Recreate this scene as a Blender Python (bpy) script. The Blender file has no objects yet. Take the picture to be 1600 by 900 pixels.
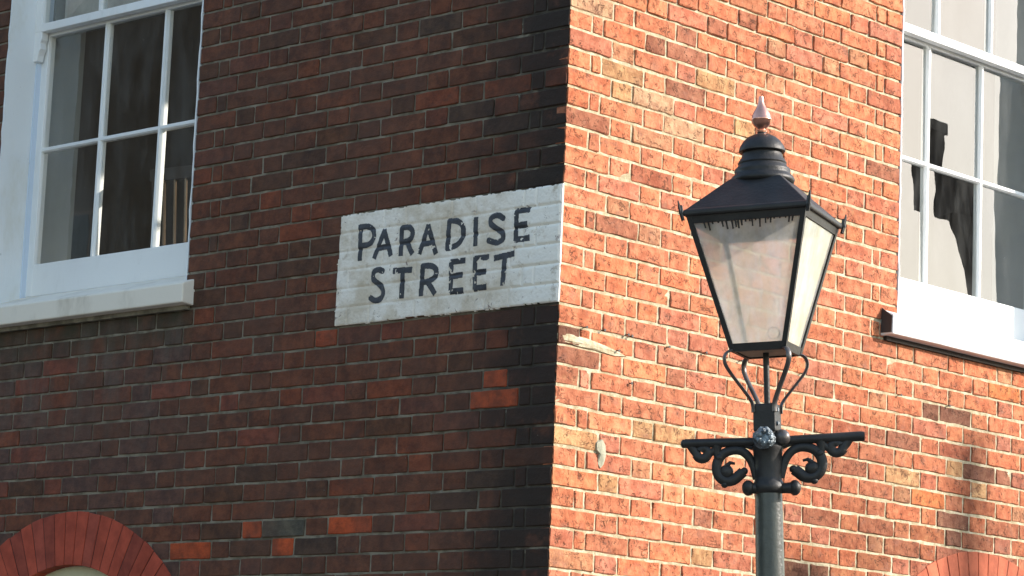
import bpy, bmesh, math, random
from mathutils import Vector, Matrix, noise as mn
import numpy as np

# ------------------------------------------------------------------ scene, camera, sky, sun
sc = bpy.context.scene
COL = sc.collection
random.seed(7)
R = math.radians

CAM = Vector((6.52238, -7.13238, 1.59862))
YAW, PITCH, ROLL = R(133.38346), R(9.77290), R(2.40259)
cy, sy, cp, sp = math.cos(YAW), math.sin(YAW), math.cos(PITCH), math.sin(PITCH)
fw = Vector((cp * cy, cp * sy, sp)); rt0 = Vector((sy, -cy, 0)); up0 = rt0.cross(fw)
rt = rt0 * math.cos(ROLL) + up0 * math.sin(ROLL)
up = -rt0 * math.sin(ROLL) + up0 * math.cos(ROLL)
cd = bpy.data.cameras.new('camera'); cam = bpy.data.objects.new('camera', cd); COL.objects.link(cam)
m = Matrix((rt, up, -fw)).transposed().to_4x4(); m.translation = CAM
cam.matrix_world = m
cd.sensor_width = 36; cd.lens = 4574.2 / 1600 * 36; cd.clip_end = 2000; cd.clip_start = 0.1
sc.camera = cam

SUN_EL, SUN_AZ = R(25), R(45)          # azimuth clockwise from +Y towards +X
w = bpy.data.worlds.new('World'); sc.world = w; w.use_nodes = True
nt = w.node_tree; bg = nt.nodes['Background']
sky = nt.nodes.new('ShaderNodeTexSky'); sky.sky_type = 'NISHITA'; sky.sun_disc = False
sky.sun_elevation = SUN_EL; sky.sun_rotation = SUN_AZ; sky.air_density = 1.2; sky.dust_density = 0.7; sky.ozone_density = 2.0
wb = nt.nodes.new('ShaderNodeMix'); wb.data_type = 'RGBA'; wb.blend_type = 'MULTIPLY'; wb.inputs[0].default_value = 1   # the camera's white balance for shade
wb.inputs[7].default_value = (1.09, 1.0, .91, 1)
nt.links.new(sky.outputs[0], wb.inputs[6]); nt.links.new(wb.outputs[2], bg.inputs[0]); bg.inputs[1].default_value = 0.15
sd = bpy.data.lights.new('sun', 'SUN'); sun = bpy.data.objects.new('sun', sd); COL.objects.link(sun)
sd.energy = 3.0; sd.angle = R(0.5); sd.color = (1.0, 0.91, 0.82)
sv = Vector((math.sin(SUN_AZ) * math.cos(SUN_EL), math.cos(SUN_AZ) * math.cos(SUN_EL), math.sin(SUN_EL)))
sun.rotation_euler = sv.to_track_quat('Z', 'Y').to_euler()
sc.view_settings.view_transform = 'Standard'; sc.view_settings.look = 'None'
sc.view_settings.gamma = 1.0; sc.view_settings.exposure = 1.5
sc.cycles.max_bounces = 8; sc.cycles.transparent_max_bounces = 16
sc.cycles.sample_clamp_indirect = 6

# ------------------------------------------------------------------ helpers
def smooth(a, b, x):
    t = min(1, max(0, (x - a) / (b - a))); return t * t * (3 - 2 * t)
def tag(o, label=None, cat=None, group=None, kind=None):
    if label: o['label'] = label
    if cat: o['category'] = cat
    if group: o['group'] = group
    if kind: o['kind'] = kind
    return o
def empty(name, loc=(0, 0, 0), rz=0):
    o = bpy.data.objects.new(name, None); COL.objects.link(o); o.location = loc; o.rotation_euler = (0, 0, rz)
    o.empty_display_size = .1
    return o
class MB:
    def __init__(s, f=None): s.v = []; s.f = []; s.c = []; s.fn = f; s.sm = False
    def add(s, vs, fs, col=None):
        n = len(s.v); s.v += [tuple(s.fn(*p)) if s.fn else tuple(p) for p in vs]
        s.f += [tuple(i + n for i in f) for f in fs]
        if col is not None: s.c += [col] * len(vs)
    def box(s, x0, x1, y0, y1, z0, z1, col=None):
        s.add([(x0, y0, z0), (x1, y0, z0), (x1, y1, z0), (x0, y1, z0), (x0, y0, z1), (x1, y0, z1), (x1, y1, z1), (x0, y1, z1)],
              [(0, 3, 2, 1), (4, 5, 6, 7), (0, 1, 5, 4), (1, 2, 6, 5), (2, 3, 7, 6), (3, 0, 4, 7)], col)
    def prism(s, poly, a, b, ax=0):
        """polygon in two axes extruded along the third; ax 0: poly=(y,z) along x"""
        n = len(poly)
        def P(t, p):
            return (t, p[0], p[1]) if ax == 0 else ((p[0], t, p[1]) if ax == 1 else (p[0], p[1], t))
        s.add([P(a, p) for p in poly] + [P(b, p) for p in poly],
              [tuple(range(n))[::-1], tuple(range(n, 2 * n))] + [(i, (i + 1) % n, n + (i + 1) % n, n + i) for i in range(n)])
    def tube(s, pts, r, seg=10, cap=True, flat=1.0, up=(0, 0, 1)):
        pts = [Vector(p) for p in pts]; n = len(pts)
        rs = r if isinstance(r, (list, tuple)) else [r] * n
        vs = []
        U = Vector(up)
        for i, p in enumerate(pts):
            t = (pts[min(i + 1, n - 1)] - pts[max(i - 1, 0)]).normalized()
            a = U - t * U.dot(t)
            if a.length < 1e-4: a = Vector((1, 0, 0)) - t * t.x
            if a.length < 1e-4: a = Vector((0, 1, 0))
            a.normalize(); b = t.cross(a); U = a
            for k in range(seg):
                an = 2 * math.pi * k / seg
                vs.append(p + a * math.cos(an) * rs[i] + b * math.sin(an) * rs[i] * flat)
        fs = [(i * seg + k, i * seg + (k + 1) % seg, (i + 1) * seg + (k + 1) % seg, (i + 1) * seg + k) for i in range(n - 1) for k in range(seg)]
        if cap: fs += [tuple(range(seg))[::-1], tuple(range((n - 1) * seg, n * seg))]
        s.add(vs, fs)
    def lathe(s, prof, seg=32, rot=0, cx=0, cy=0, capb=True, capt=True):
        vs = [(cx + r * math.cos(rot + 2 * math.pi * k / seg), cy + r * math.sin(rot + 2 * math.pi * k / seg), z) for r, z in prof for k in range(seg)]
        n = len(prof)
        fs = [(i * seg + k, i * seg + (k + 1) % seg, (i + 1) * seg + (k + 1) % seg, (i + 1) * seg + k) for i in range(n - 1) for k in range(seg)]
        if capb: fs.append(tuple(range(seg))[::-1])
        if capt: fs.append(tuple(range((n - 1) * seg, n * seg)))
        s.add(vs, fs)
    def ball(s, c, r, seg=16, rings=10, sc_=(1, 1, 1), jit=0):
        vs = [(c[0], c[1], c[2] - r * sc_[2])]
        for i in range(1, rings):
            th = math.pi * i / rings
            for k in range(seg):
                q = 1 + random.uniform(-jit, jit)
                vs.append((c[0] + q * r * sc_[0] * math.sin(th) * math.cos(2 * math.pi * k / seg), c[1] + q * r * sc_[1] * math.sin(th) * math.sin(2 * math.pi * k / seg), c[2] - q * r * sc_[2] * math.cos(th)))
        vs.append((c[0], c[1], c[2] + r * sc_[2])); N = len(vs) - 1
        fs = [(0, 1 + (k + 1) % seg, 1 + k) for k in range(seg)]
        fs += [(1 + i * seg + k, 1 + i * seg + (k + 1) % seg, 1 + (i + 1) * seg + (k + 1) % seg, 1 + (i + 1) * seg + k) for i in range(rings - 2) for k in range(seg)]
        fs += [(1 + (rings - 2) * seg + k, 1 + (rings - 2) * seg + (k + 1) % seg, N) for k in range(seg)]
        s.add(vs, fs)
    def build(s, name, mat, parent=None, bevel=0, smooth_=False, recalc=True):
        me = bpy.data.meshes.new(name); me.from_pydata(s.v, [], s.f)
        if s.c:
            at = me.color_attributes.new('Col', 'FLOAT_COLOR', 'POINT')
            at.data.foreach_set('color', np.array([(c[0], c[1], c[2], c[3] if len(c) > 3 else 1) for c in s.c], 'f').ravel())
        if recalc:
            b = bmesh.new(); b.from_mesh(me); bmesh.ops.recalc_face_normals(b, faces=b.faces); b.to_mesh(me); b.free()
        me.materials.append(mat)
        o = bpy.data.objects.new(name, me); COL.objects.link(o)
        if parent: o.parent = parent
        if smooth_:
            me.polygons.foreach_set('use_smooth', [True] * len(me.polygons))
            try: me.set_sharp_from_angle(angle=R(42))
            except Exception: pass
        if bevel:
            bv = o.modifiers.new('bevel', 'BEVEL'); bv.width = bevel; bv.segments = 2; bv.limit_method = 'ANGLE'; bv.angle_limit = R(40)
        return o

# ------------------------------------------------------------------ materials
class NT:
    def __init__(s, name):
        s.m = bpy.data.materials.new(name); s.m.use_nodes = True; s.t = s.m.node_tree
        s.b = s.t.nodes['Principled BSDF']; s.out = s.t.nodes['Material Output']
        g = s.t.nodes.new('ShaderNodeNewGeometry'); s.pos = g.outputs['Position']
    def n(s, ty, **kw):
        o = s.t.nodes.new(ty)
        for k, v in kw.items(): setattr(o, k, v)
        return o
    def L(s, a, b): s.t.links.new(a, b)
    def put(s, sock, v):
        if hasattr(v, 'links') or hasattr(v, 'is_linked'): s.L(v, sock)
        elif isinstance(v, (tuple, list)): sock.default_value = (*v, 1) if len(v) == 3 and len(sock.default_value) == 4 else v
        else: sock.default_value = v
    def map(s, scale, src=None):
        o = s.n('ShaderNodeMapping'); s.L(src or s.pos, o.inputs[0]); o.inputs['Scale'].default_value = scale; return o.outputs[0]
    def noise(s, sc_, det=3, rough=.55, src=None, dist=0):
        o = s.n('ShaderNodeTexNoise'); s.L(src or s.pos, o.inputs['Vector']); o.inputs['Scale'].default_value = sc_
        o.inputs['Detail'].default_value = det; o.inputs['Roughness'].default_value = rough; o.inputs['Distortion'].default_value = dist
        return o.outputs[0]
    def voro(s, sc_, feat='DISTANCE_TO_EDGE', src=None):
        o = s.n('ShaderNodeTexVoronoi', feature=feat); s.L(src or s.pos, o.inputs['Vector']); o.inputs['Scale'].default_value = sc_
        return o.outputs[0]
    def ramp(s, v, a, b, lo=0., hi=1.):
        o = s.n('ShaderNodeMapRange', interpolation_type='SMOOTHSTEP'); s.put(o.inputs[0], v)
        o.inputs[1].default_value = a; o.inputs[2].default_value = b; o.inputs[3].default_value = lo; o.inputs[4].default_value = hi
        return o.outputs[0]
    def math(s, op, a, b=0.):
        o = s.n('ShaderNodeMath', operation=op); s.put(o.inputs[0], a); s.put(o.inputs[1], b); return o.outputs[0]
    def mix(s, f, a, b, mode='MIX'):
        o = s.n('ShaderNodeMix', data_type='RGBA', blend_type=mode); s.put(o.inputs[0], f); s.put(o.inputs[6], a); s.put(o.inputs[7], b)
        return o.outputs[2]
    def xyz(s):
        o = s.n('ShaderNodeSeparateXYZ'); s.L(s.pos, o.inputs[0]); return o.outputs
    def bump(s, h, dist, strength=1.):
        o = s.n('ShaderNodeBump'); s.put(o.inputs['Height'], h); o.inputs['Distance'].default_value = dist; o.inputs['Strength'].default_value = strength
        s.L(o.outputs[0], s.b.inputs['Normal']); return o
    def base(s, v): s.put(s.b.inputs['Base Color'], v)
    def rough(s, v): s.put(s.b.inputs['Roughness'], v)

def simple(name, col, rough=.6, metal=0, var=.15, vs=9, bump=0, spec=None):
    t = NT(name)
    f = t.ramp(t.noise(vs, 5, .65), .3, .7)
    t.base(t.mix(f, tuple(c * (1 - var) for c in col), tuple(min(1, c * (1 + var)) for c in col)))
    t.rough(rough); t.b.inputs['Metallic'].default_value = metal
    if spec is not None: t.b.inputs['Specular IOR Level'].default_value = spec
    if bump: t.bump(t.noise(90, 4, .6), bump)
    return t.m

def soot_factor(t):
    """old soot left on the shaded street side near the corner, with a ragged edge of its own"""
    p = t.xyz()
    e = t.math('ADD', t.math('MULTIPLY', t.noise(3.2, 4, .6), .62), p[0])      # x is 0 at the corner, negative along the wall
    e = t.math('ADD', e, t.math('MULTIPLY', t.noise(11, 5, .65), .30))
    rust = t.ramp(t.noise(6.5, 4, .6), .54, .68)
    return t.math('MULTIPLY', t.ramp(e, -.10, .34), t.math('SUBTRACT', 1., t.math('MULTIPLY', rust, .75)))
def soot_mask_sign(t):
    return soot_factor(t)

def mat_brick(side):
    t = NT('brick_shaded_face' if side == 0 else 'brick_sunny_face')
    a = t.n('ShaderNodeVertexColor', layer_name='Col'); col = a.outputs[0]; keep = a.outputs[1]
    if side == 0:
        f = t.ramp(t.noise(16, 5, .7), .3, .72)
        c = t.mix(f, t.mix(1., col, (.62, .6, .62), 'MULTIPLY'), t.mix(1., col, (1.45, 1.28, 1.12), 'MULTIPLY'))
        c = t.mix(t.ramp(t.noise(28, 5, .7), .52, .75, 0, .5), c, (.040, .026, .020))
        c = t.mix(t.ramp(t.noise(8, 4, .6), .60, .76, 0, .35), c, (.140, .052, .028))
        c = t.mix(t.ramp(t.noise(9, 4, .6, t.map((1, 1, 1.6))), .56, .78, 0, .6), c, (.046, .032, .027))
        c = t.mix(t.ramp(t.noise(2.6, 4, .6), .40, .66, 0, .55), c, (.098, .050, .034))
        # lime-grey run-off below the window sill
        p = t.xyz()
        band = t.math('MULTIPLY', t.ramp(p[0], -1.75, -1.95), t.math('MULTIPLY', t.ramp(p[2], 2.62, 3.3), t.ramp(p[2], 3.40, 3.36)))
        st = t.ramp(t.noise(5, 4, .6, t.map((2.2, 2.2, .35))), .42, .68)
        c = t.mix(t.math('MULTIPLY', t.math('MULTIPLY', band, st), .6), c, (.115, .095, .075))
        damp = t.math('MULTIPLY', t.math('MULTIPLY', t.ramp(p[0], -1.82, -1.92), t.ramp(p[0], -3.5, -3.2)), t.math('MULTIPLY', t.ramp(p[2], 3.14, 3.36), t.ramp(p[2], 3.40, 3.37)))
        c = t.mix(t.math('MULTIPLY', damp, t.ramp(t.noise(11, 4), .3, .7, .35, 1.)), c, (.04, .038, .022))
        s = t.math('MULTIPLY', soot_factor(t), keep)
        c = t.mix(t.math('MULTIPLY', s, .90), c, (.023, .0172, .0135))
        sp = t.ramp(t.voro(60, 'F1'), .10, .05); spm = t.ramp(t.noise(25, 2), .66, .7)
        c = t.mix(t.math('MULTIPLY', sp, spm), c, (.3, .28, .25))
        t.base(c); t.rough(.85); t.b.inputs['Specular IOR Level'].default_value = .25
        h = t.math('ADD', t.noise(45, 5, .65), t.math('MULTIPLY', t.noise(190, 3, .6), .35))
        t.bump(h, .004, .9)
    else:
        vein = t.noise(26, 5, .7, None, 1.2)
        f = t.ramp(t.noise(20, 5, .68), .34, .68)
        c = t.mix(f, t.mix(1., col, (.70, .56, .50), 'MULTIPLY'), t.mix(1., col, (1.10, 1.08, 1.02), 'MULTIPLY'))
        c = t.mix(t.ramp(t.noise(12, 5, .68, t.map((1, 1, 1.5))), .52, .72, 0, .62), c, (.24, .115, .08))
        c = t.mix(t.ramp(t.noise(15, 4, .6, t.map((1.3, 1.3, 1))), .58, .78, 0, .42), c, (.46, .27, .13))
        # curling folds and fissures of hand-pressed clay
        wv = t.n('ShaderNodeTexNoise'); wv.inputs['Scale'].default_value = 22; wv.inputs['Detail'].default_value = 4; t.L(t.pos, wv.inputs[0])
        sep = t.n('ShaderNodeVectorMath', operation='MULTIPLY_ADD'); t.L(wv.outputs['Color'], sep.inputs[0]); sep.inputs[1].default_value = (.055,) * 3; t.L(t.pos, sep.inputs[2])
        rid = t.math('ABSOLUTE', t.math('SUBTRACT', t.noise(30, 3, .6, sep.outputs[0], .6), .5))
        gate = t.ramp(t.noise(24, 3, .6), .46, .60)
        crack = t.math('MULTIPLY', t.ramp(rid, .034, .004), gate)
        pits = t.math('MULTIPLY', t.ramp(t.noise(120, 3, .7), .66, .74), t.ramp(t.noise(14, 2), .45, .6))
        dark = t.math('MAXIMUM', crack, pits)
        c = t.mix(t.math('MULTIPLY', dark, .78), c, (.12, .055, .032))
        lime = t.math('MULTIPLY', t.ramp(t.noise(60, 4, .7), .62, .72), t.ramp(t.noise(8, 2), .52, .66))
        c = t.mix(t.math('MULTIPLY', lime, .5), c, (.55, .42, .28))
        c = t.mix(t.ramp(t.noise(2.2, 5, .65), .42, .68, 0, .55), c, t.mix(1., c, (.80, .70, .64), 'MULTIPLY'))
        t.base(c); t.rough(.88); t.b.inputs['Specular IOR Level'].default_value = .2
        h = t.math('ADD', t.math('MULTIPLY', vein, 1.0), t.math('MULTIPLY', t.noise(110, 4, .7), .45))
        h = t.math('SUBTRACT', h, t.math('MULTIPLY', dark, .9))
        t.bump(h, .0042, .95)
    return t.m

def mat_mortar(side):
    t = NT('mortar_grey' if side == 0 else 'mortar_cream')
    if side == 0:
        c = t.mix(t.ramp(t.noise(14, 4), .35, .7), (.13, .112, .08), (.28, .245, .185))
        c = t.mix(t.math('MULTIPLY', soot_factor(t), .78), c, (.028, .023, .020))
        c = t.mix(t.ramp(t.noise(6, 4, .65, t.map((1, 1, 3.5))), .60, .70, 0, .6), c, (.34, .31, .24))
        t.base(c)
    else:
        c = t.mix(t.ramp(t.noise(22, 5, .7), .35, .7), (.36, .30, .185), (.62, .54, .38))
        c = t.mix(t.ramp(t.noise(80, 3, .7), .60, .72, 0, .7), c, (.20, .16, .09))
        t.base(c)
    t.rough(.95); t.b.inputs['Specular IOR Level'].default_value = .15
    t.bump(t.noise(130, 5, .7), .004, .9)
    return t.m

def mat_paint(name, col, dirt=(.45, .42, .35), amt=.35, rough=.45):
    t = NT(name)
    f = t.ramp(t.noise(6, 5, .65, t.map((1, 1, .4))), .5, .8, 0, amt)
    c = t.mix(f, col, dirt)
    fl = t.math('MULTIPLY', t.ramp(t.noise(70, 4, .7, t.map((1, 1, .5))), .66, .71), t.ramp(t.noise(6, 2), .48, .62))
    c = t.mix(t.math('MULTIPLY', fl, .6), c, (.33, .30, .24))
    t.base(c); t.rough(rough); t.bump(t.math('SUBTRACT', t.noise(60, 3, .6, t.map((1, 1, .35))), fl), .0016, .7)
    return t.m

def mat_glass(name, dirt=.03, wav=.0):
    t = NT(name); nt = t.t
    nt.nodes.remove(t.b)
    tr = t.n('ShaderNodeBsdfTransparent'); tr.inputs[0].default_value = (.93, .95, .93, 1)
    gl = t.n('ShaderNodeBsdfGlossy'); gl.inputs['Roughness'].default_value = .0; gl.inputs[0].default_value = (1, 1, 1, 1)
    fr = t.n('ShaderNodeFresnel'); gg = t.n('ShaderNodeNewGeometry'); t.L(t.ramp(gg.outputs['Backfacing'], 0, 1, 1.5, 1 / 1.5), fr.inputs[0])
    bp = t.n('ShaderNodeBump'); t.L(t.noise(4.0, 2, .5), bp.inputs['Height']); bp.inputs['Distance'].default_value = wav
    t.L(bp.outputs[0], gl.inputs['Normal'])
    mx = t.n('ShaderNodeMixShader'); t.L(t.math('MINIMUM', t.math('MULTIPLY', fr.outputs[0], 1.9), 1.), mx.inputs[0]); t.L(tr.outputs[0], mx.inputs[1]); t.L(gl.outputs[0], mx.inputs[2])
    df = t.n('ShaderNodeBsdfDiffuse'); df.inputs[0].default_value = (.62, .63, .6, 1)
    m2 = t.n('ShaderNodeMixShader')
    spots = t.math('MULTIPLY', t.ramp(t.noise(90, 3, .7), .68, .74), t.ramp(t.noise(7, 2), .45, .65))
    t.L(t.math('MAXIMUM', t.math('MULTIPLY', spots, .55), t.ramp(t.noise(8, 4, .6, t.map((1, 1, .3))), .35, .75, 0, dirt)), m2.inputs[0])
    t.L(mx.outputs[0], m2.inputs[1]); t.L(df.outputs[0], m2.inputs[2]); t.L(m2.outputs[0], t.out.inputs[0])
    return t.m

def mat_lantern_glass():
    t = NT('dusty_lantern_glass'); nt = t.t; nt.nodes.remove(t.b)
    streak = t.ramp(t.noise(9, 5, .65, t.map((2.2, 2.2, .5))), .3, .75)
    col = t.mix(streak, (.76, .71, .58), (.87, .89, .92))
    df = t.n('ShaderNodeBsdfDiffuse'); t.L(col, df.inputs[0])
    tl = t.n('ShaderNodeBsdfTranslucent'); t.L(col, tl.inputs[0])
    m1 = t.n('ShaderNodeMixShader'); m1.inputs[0].default_value = .55; t.L(df.outputs[0], m1.inputs[1]); t.L(tl.outputs[0], m1.inputs[2])
    tr = t.n('ShaderNodeBsdfTransparent'); tr.inputs[0].default_value = (.9, .88, .84, 1)
    m2 = t.n('ShaderNodeMixShader'); t.L(t.ramp(t.noise(14, 4, .6), .3, .7, .44, .70), m2.inputs[0]); t.L(tr.outputs[0], m2.inputs[1]); t.L(m1.outputs[0], m2.inputs[2])
    gl = t.n('ShaderNodeBsdfGlossy'); gl.inputs['Roughness'].default_value = .12
    fr = t.n('ShaderNodeFresnel'); gg = t.n('ShaderNodeNewGeometry'); t.L(t.ramp(gg.outputs['Backfacing'], 0, 1, 1.5, 1 / 1.5), fr.inputs[0]); m3 = t.n('ShaderNodeMixShader'); t.L(fr.outputs[0], m3.inputs[0]); t.L(m2.outputs[0], m3.inputs[1]); t.L(gl.outputs[0], m3.inputs[2])
    t.L(m3.outputs[0], t.out.inputs[0])
    return t.m

M = {}
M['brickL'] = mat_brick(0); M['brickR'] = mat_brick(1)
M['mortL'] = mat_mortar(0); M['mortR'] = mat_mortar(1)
M['white'] = mat_paint('white_gloss_paint', (.80, .80, .78), (.45, .43, .36), .4, .35)
M['reveal'] = mat_paint('white_masonry_paint', (.74, .76, .76), (.55, .52, .40), .5, .8)
M['blue'] = mat_paint('pale_blue_paint', (.58, .66, .76), (.5, .55, .6), .3, .6)
M['stone'] = mat_paint('painted_stone_sill', (.78, .71, .60), (.40, .34, .25), .6, .8)
M['glass'] = mat_glass('window_glass', .07, .00018)
M['lglass'] = mat_lantern_glass()
M['iron'] = simple('black_painted_iron', (.018, .017, .016), .5, 0, .3, 14, .0012, .35)
M['postiron'] = simple('dark_green_black_post_paint', (.042, .047, .039), .36, 0, .25, 20, .0012, .5)
M['copper'] = simple('weathered_copper', (.80, .40, .29), .30, 1, .15, 30)
M['silver'] = simple('worn_bare_metal', (.12, .145, .16), .3, .4, .6, 40, .006)
M['strapmetal'] = simple('grey_worn_strap_metal', (.09, .08, .075), .35, .4, .3, 20)
M['ink'] = simple('blue_black_lettering_paint', (.033, .035, .042), .6, 0, .45, 22)
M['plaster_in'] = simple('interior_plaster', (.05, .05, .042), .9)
M['shutter'] = simple('grey_shutter_lining', (.24, .25, .235), .7, 0, .08, 5)
M['darkwood'] = simple('dark_chair_wood', (.02, .017, .014), .4)
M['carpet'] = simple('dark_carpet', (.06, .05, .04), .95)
M['curtain'] = simple('beige_curtain_cloth', (.42, .40, .32), .9)
M['blind'] = simple('pinkish_roller_blind', (.50, .46, .41), .9)
M['cream'] = simple('cream_painted_panel', (.62, .60, .40), .6, 0, .1, 6)
M['arch'] = None
def mat_gauged():
    t = NT('rubbed_red_brick'); a = t.n('ShaderNodeVertexColor', layer_name='Col')
    f = t.ramp(t.noise(12, 5, .65), .3, .7)
    c = t.mix(f, t.mix(1., a.outputs[0], (.75, .7, .72), 'MULTIPLY'), t.mix(1., a.outputs[0], (1.15, 1.1, 1.1), 'MULTIPLY'))
    t.base(c); t.rough(.85); t.b.inputs['Specular IOR Level'].default_value = .2; t.bump(t.noise(120, 4, .6), .0015, .8)
    return t.m
M['arch'] = mat_gauged()
M['endshade'] = simple('dark_sill_end_shade', (.045, .035, .03), .9)  # dark colour standing for the shade on the right sill's end
M['archmort'] = simple('thin_dark_red_joint', (.055, .022, .018), .95)

# ------------------------------------------------------------------ the two walls of the corner house
S_, H_, C_, KH = .225, .1125, .0565, .075 / 1.1
Z0 = 4.2425
UW0, UW1 = 1.925, 3.155           # window opening
ZS, ZT = 3.37, 5.80               # sill bottom, opening head
AC, AZ, AR, AI = 2.522, 1.752, .853, .648   # arch centre, extrados and intrados radii
UMAX = 5.2
def TW(side):
    return (lambda u, d, z: (-u, d, z)) if side == 0 else (lambda u, d, z: (-d, u, z))
SPEC=[
(0,1.12,3.187,"o"),(0,1.47,3.323,"q"),(0,1.80,3.317,"q"),(0,1.16,3.312,"q"),(0,0.28,2.990,"o"),(0,0.28,2.924,"o"),(0,0.29,3.118,"q"),(0,1.30,2.982,"q"),(0,0.95,4.349,"r"),(0,0.26,3.938,"q"),(0,0.62,4.025,"q"),(0,0.23,4.007,"q"),(0,0.07,4.008,"q"),(0,1.80,2.443,"o"),(0,1.44,2.516,"o"),(0,1.28,2.442,"o"),(0,0.95,2.507,"o"),(0,1.58,2.572,"q"),(0,1.43,2.571,"r"),(0,0.61,2.437,"q"),(0,0.62,2.572,"q"),(0,0.95,2.641,"q"),(0,0.61,2.776,"q"),(0,0.37,2.775,"q"),(0,0.49,2.777,"q"),(0,0.61,2.707,"q"),(0,2.94,2.922,"q"),(0,2.95,2.619,"r"),(0,1.67,3.195,"q"),(0,1.67,2.765,"r"),(0,1.90,4.147,"r"),(0,1.89,3.882,"q"),(0,1.85,3.758,"r"),(0,0.77,2.791,"r"),(0,0.85,2.989,"r"),(0,0.27,3.741,"r"),(0,0.73,4.239,"r"),(0,0.54,4.293,"d"),(0,0.15,4.154,"d"),(0,0.12,4.218,"d"),(0,0.13,3.881,"d"),(0,0.09,3.697,"d"),(0,0.31,3.847,"d"),(0,0.50,3.905,"d"),(0,0.73,2.677,"r"),(0,0.82,2.998,"q"),(0,1.09,3.096,"r"),(0,0.72,3.401,"r"),(0,1.15,3.488,"r"),(0,1.33,3.577,"q"),(0,1.48,3.701,"q"),(0,1.13,3.640,"q"),(0,1.71,3.456,"r"),(0,0.84,2.908,"r"),(0,1.00,2.826,"r"),(0,1.19,3.080,"r"),(0,2.81,3.281,"r"),(0,2.52,3.260,"r"),(0,1.18,3.420,"r"),(0,2.17,3.209,"r"),(0,2.93,3.082,"r"),(0,2.58,3.061,"q"),(0,2.62,2.986,"q"),(0,0.36,2.683,"r"),(0,0.21,2.698,"r"),(0,2.65,3.295,"r"),(0,0.79,2.601,"r"),(0,1.14,2.454,"r"),(0,0.88,2.548,"r"),(0,1.04,2.417,"d"),(0,0.31,2.615,"d"),(0,0.35,2.552,"d"),(0,1.19,2.506,"g"),(0,1.92,2.559,"r"),(0,1.83,2.797,"q"),(0,0.86,3.858,"r"),(0,1.24,3.735,"r"),(0,0.80,3.687,"r"),(0,1.30,3.694,"q"),(0,0.55,3.728,"r"),(0,0.20,3.755,"r"),(0,0.36,3.638,"r"),
(1,0.34,4.069,"y"),(1,0.80,4.140,"y"),(1,0.29,4.002,"y"),(1,0.16,4.303,"c"),(1,0.42,3.754,"r"),(1,0.91,4.010,"y"),(1,0.41,3.981,"c"),(1,0.52,3.921,"c"),(1,0.22,3.850,"p"),(1,0.19,2.796,"y"),(1,0.44,2.851,"y"),(1,0.59,2.869,"y"),(1,0.28,2.642,"y"),(1,0.77,2.458,"y"),(1,0.49,4.239,"p"),(1,0.68,4.211,"p"),(1,1.80,4.249,"r"),(1,2.62,3.285,"o"),(1,2.02,2.861,"y"),(1,2.34,2.908,"y"),(1,2.69,2.908,"y"),(1,2.37,2.648,"d"),(1,2.23,2.810,"d"),(1,2.18,3.128,"d"),(1,2.40,3.104,"d"),(1,2.01,2.959,"p"),(1,1.65,2.966,"r"),(1,2.53,2.929,"d"),(1,2.08,2.807,"o"),(1,2.54,2.841,"y"),(1,2.62,2.901,"p"),(1,1.51,2.464,"d"),(1,1.35,2.451,"d"),(1,2.23,2.686,"d"),(1,2.36,2.698,"d"),(1,0.04,3.124,"d"),(1,0.11,3.144,"d"),(1,0.10,3.044,"p"),(1,0.66,4.041,"p")]
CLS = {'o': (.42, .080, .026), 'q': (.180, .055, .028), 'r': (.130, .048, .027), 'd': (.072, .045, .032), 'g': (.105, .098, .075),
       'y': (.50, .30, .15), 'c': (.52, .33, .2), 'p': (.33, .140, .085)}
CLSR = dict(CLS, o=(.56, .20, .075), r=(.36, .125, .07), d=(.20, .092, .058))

def courses():
    """yield (course, list of (u0,u1,kind)) along a wall for both walls"""
    for k in range(-32, 62):
        yield k

def layout(side, k, rng):
    zt, zb = Z0 - KH * k, Z0 - KH * (k + 1)
    A = (k % 2 == 0) if side == 0 else (k % 2 != 0)
    def run(start, seq, sgn, stop):
        o = []; u = start; i = 0
        while u < stop - 1e-6:
            l = seq[i] if i < 3 and not isinstance(seq[0], str) else None
            o.append(l); i += 1
        return o
    seqA = [S_] + [H_, S_] * 17; seqB = [H_, C_] + [S_, H_] * 17
    out = []
    zc = (zt + zb) / 2
    inwin = zb > ZS - .03 and zt < ZT + .03
    if inwin:
        a = ([S_, H_] * 5 + [S_]) if A else ([H_, C_] + [S_, H_] * 4 + [S_, C_, H_])
        f = UW0 / sum(a); u = 0
        for l in a: out.append((u, u + l * f)); u += l * f
        b = ([S_] + [H_, S_] * 8) if A else ([H_, C_] + [S_, H_] * 8)
        u = UW1
        for l in b:
            out.append((u, u + l)); u += l
            if u > UMAX: break
    else:
        a = seqA if A else seqB; u = 0
        sc1 = UW0 / 1.9125
        for l in a:
            out.append((u, u + l * sc1)); u += l * sc1
            if u > UMAX: break
    # jitter the perpends a little
    js = [out[0][0]]
    res = []
    prev = None
    for i, (a0, a1) in enumerate(out):
        if prev is None or abs(prev[1] - a0) > 1e-4: s0 = a0
        else: s0 = prev[2]
        e = a1
        nxt = out[i + 1] if i + 1 < len(out) else None
        j = rng.uniform(-.006, .006) if nxt and abs(nxt[0] - a1) < 1e-4 else 0
        res.append((s0, e + j)); prev = (a0, a1, e + j)
    return zt, zb, res

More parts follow.
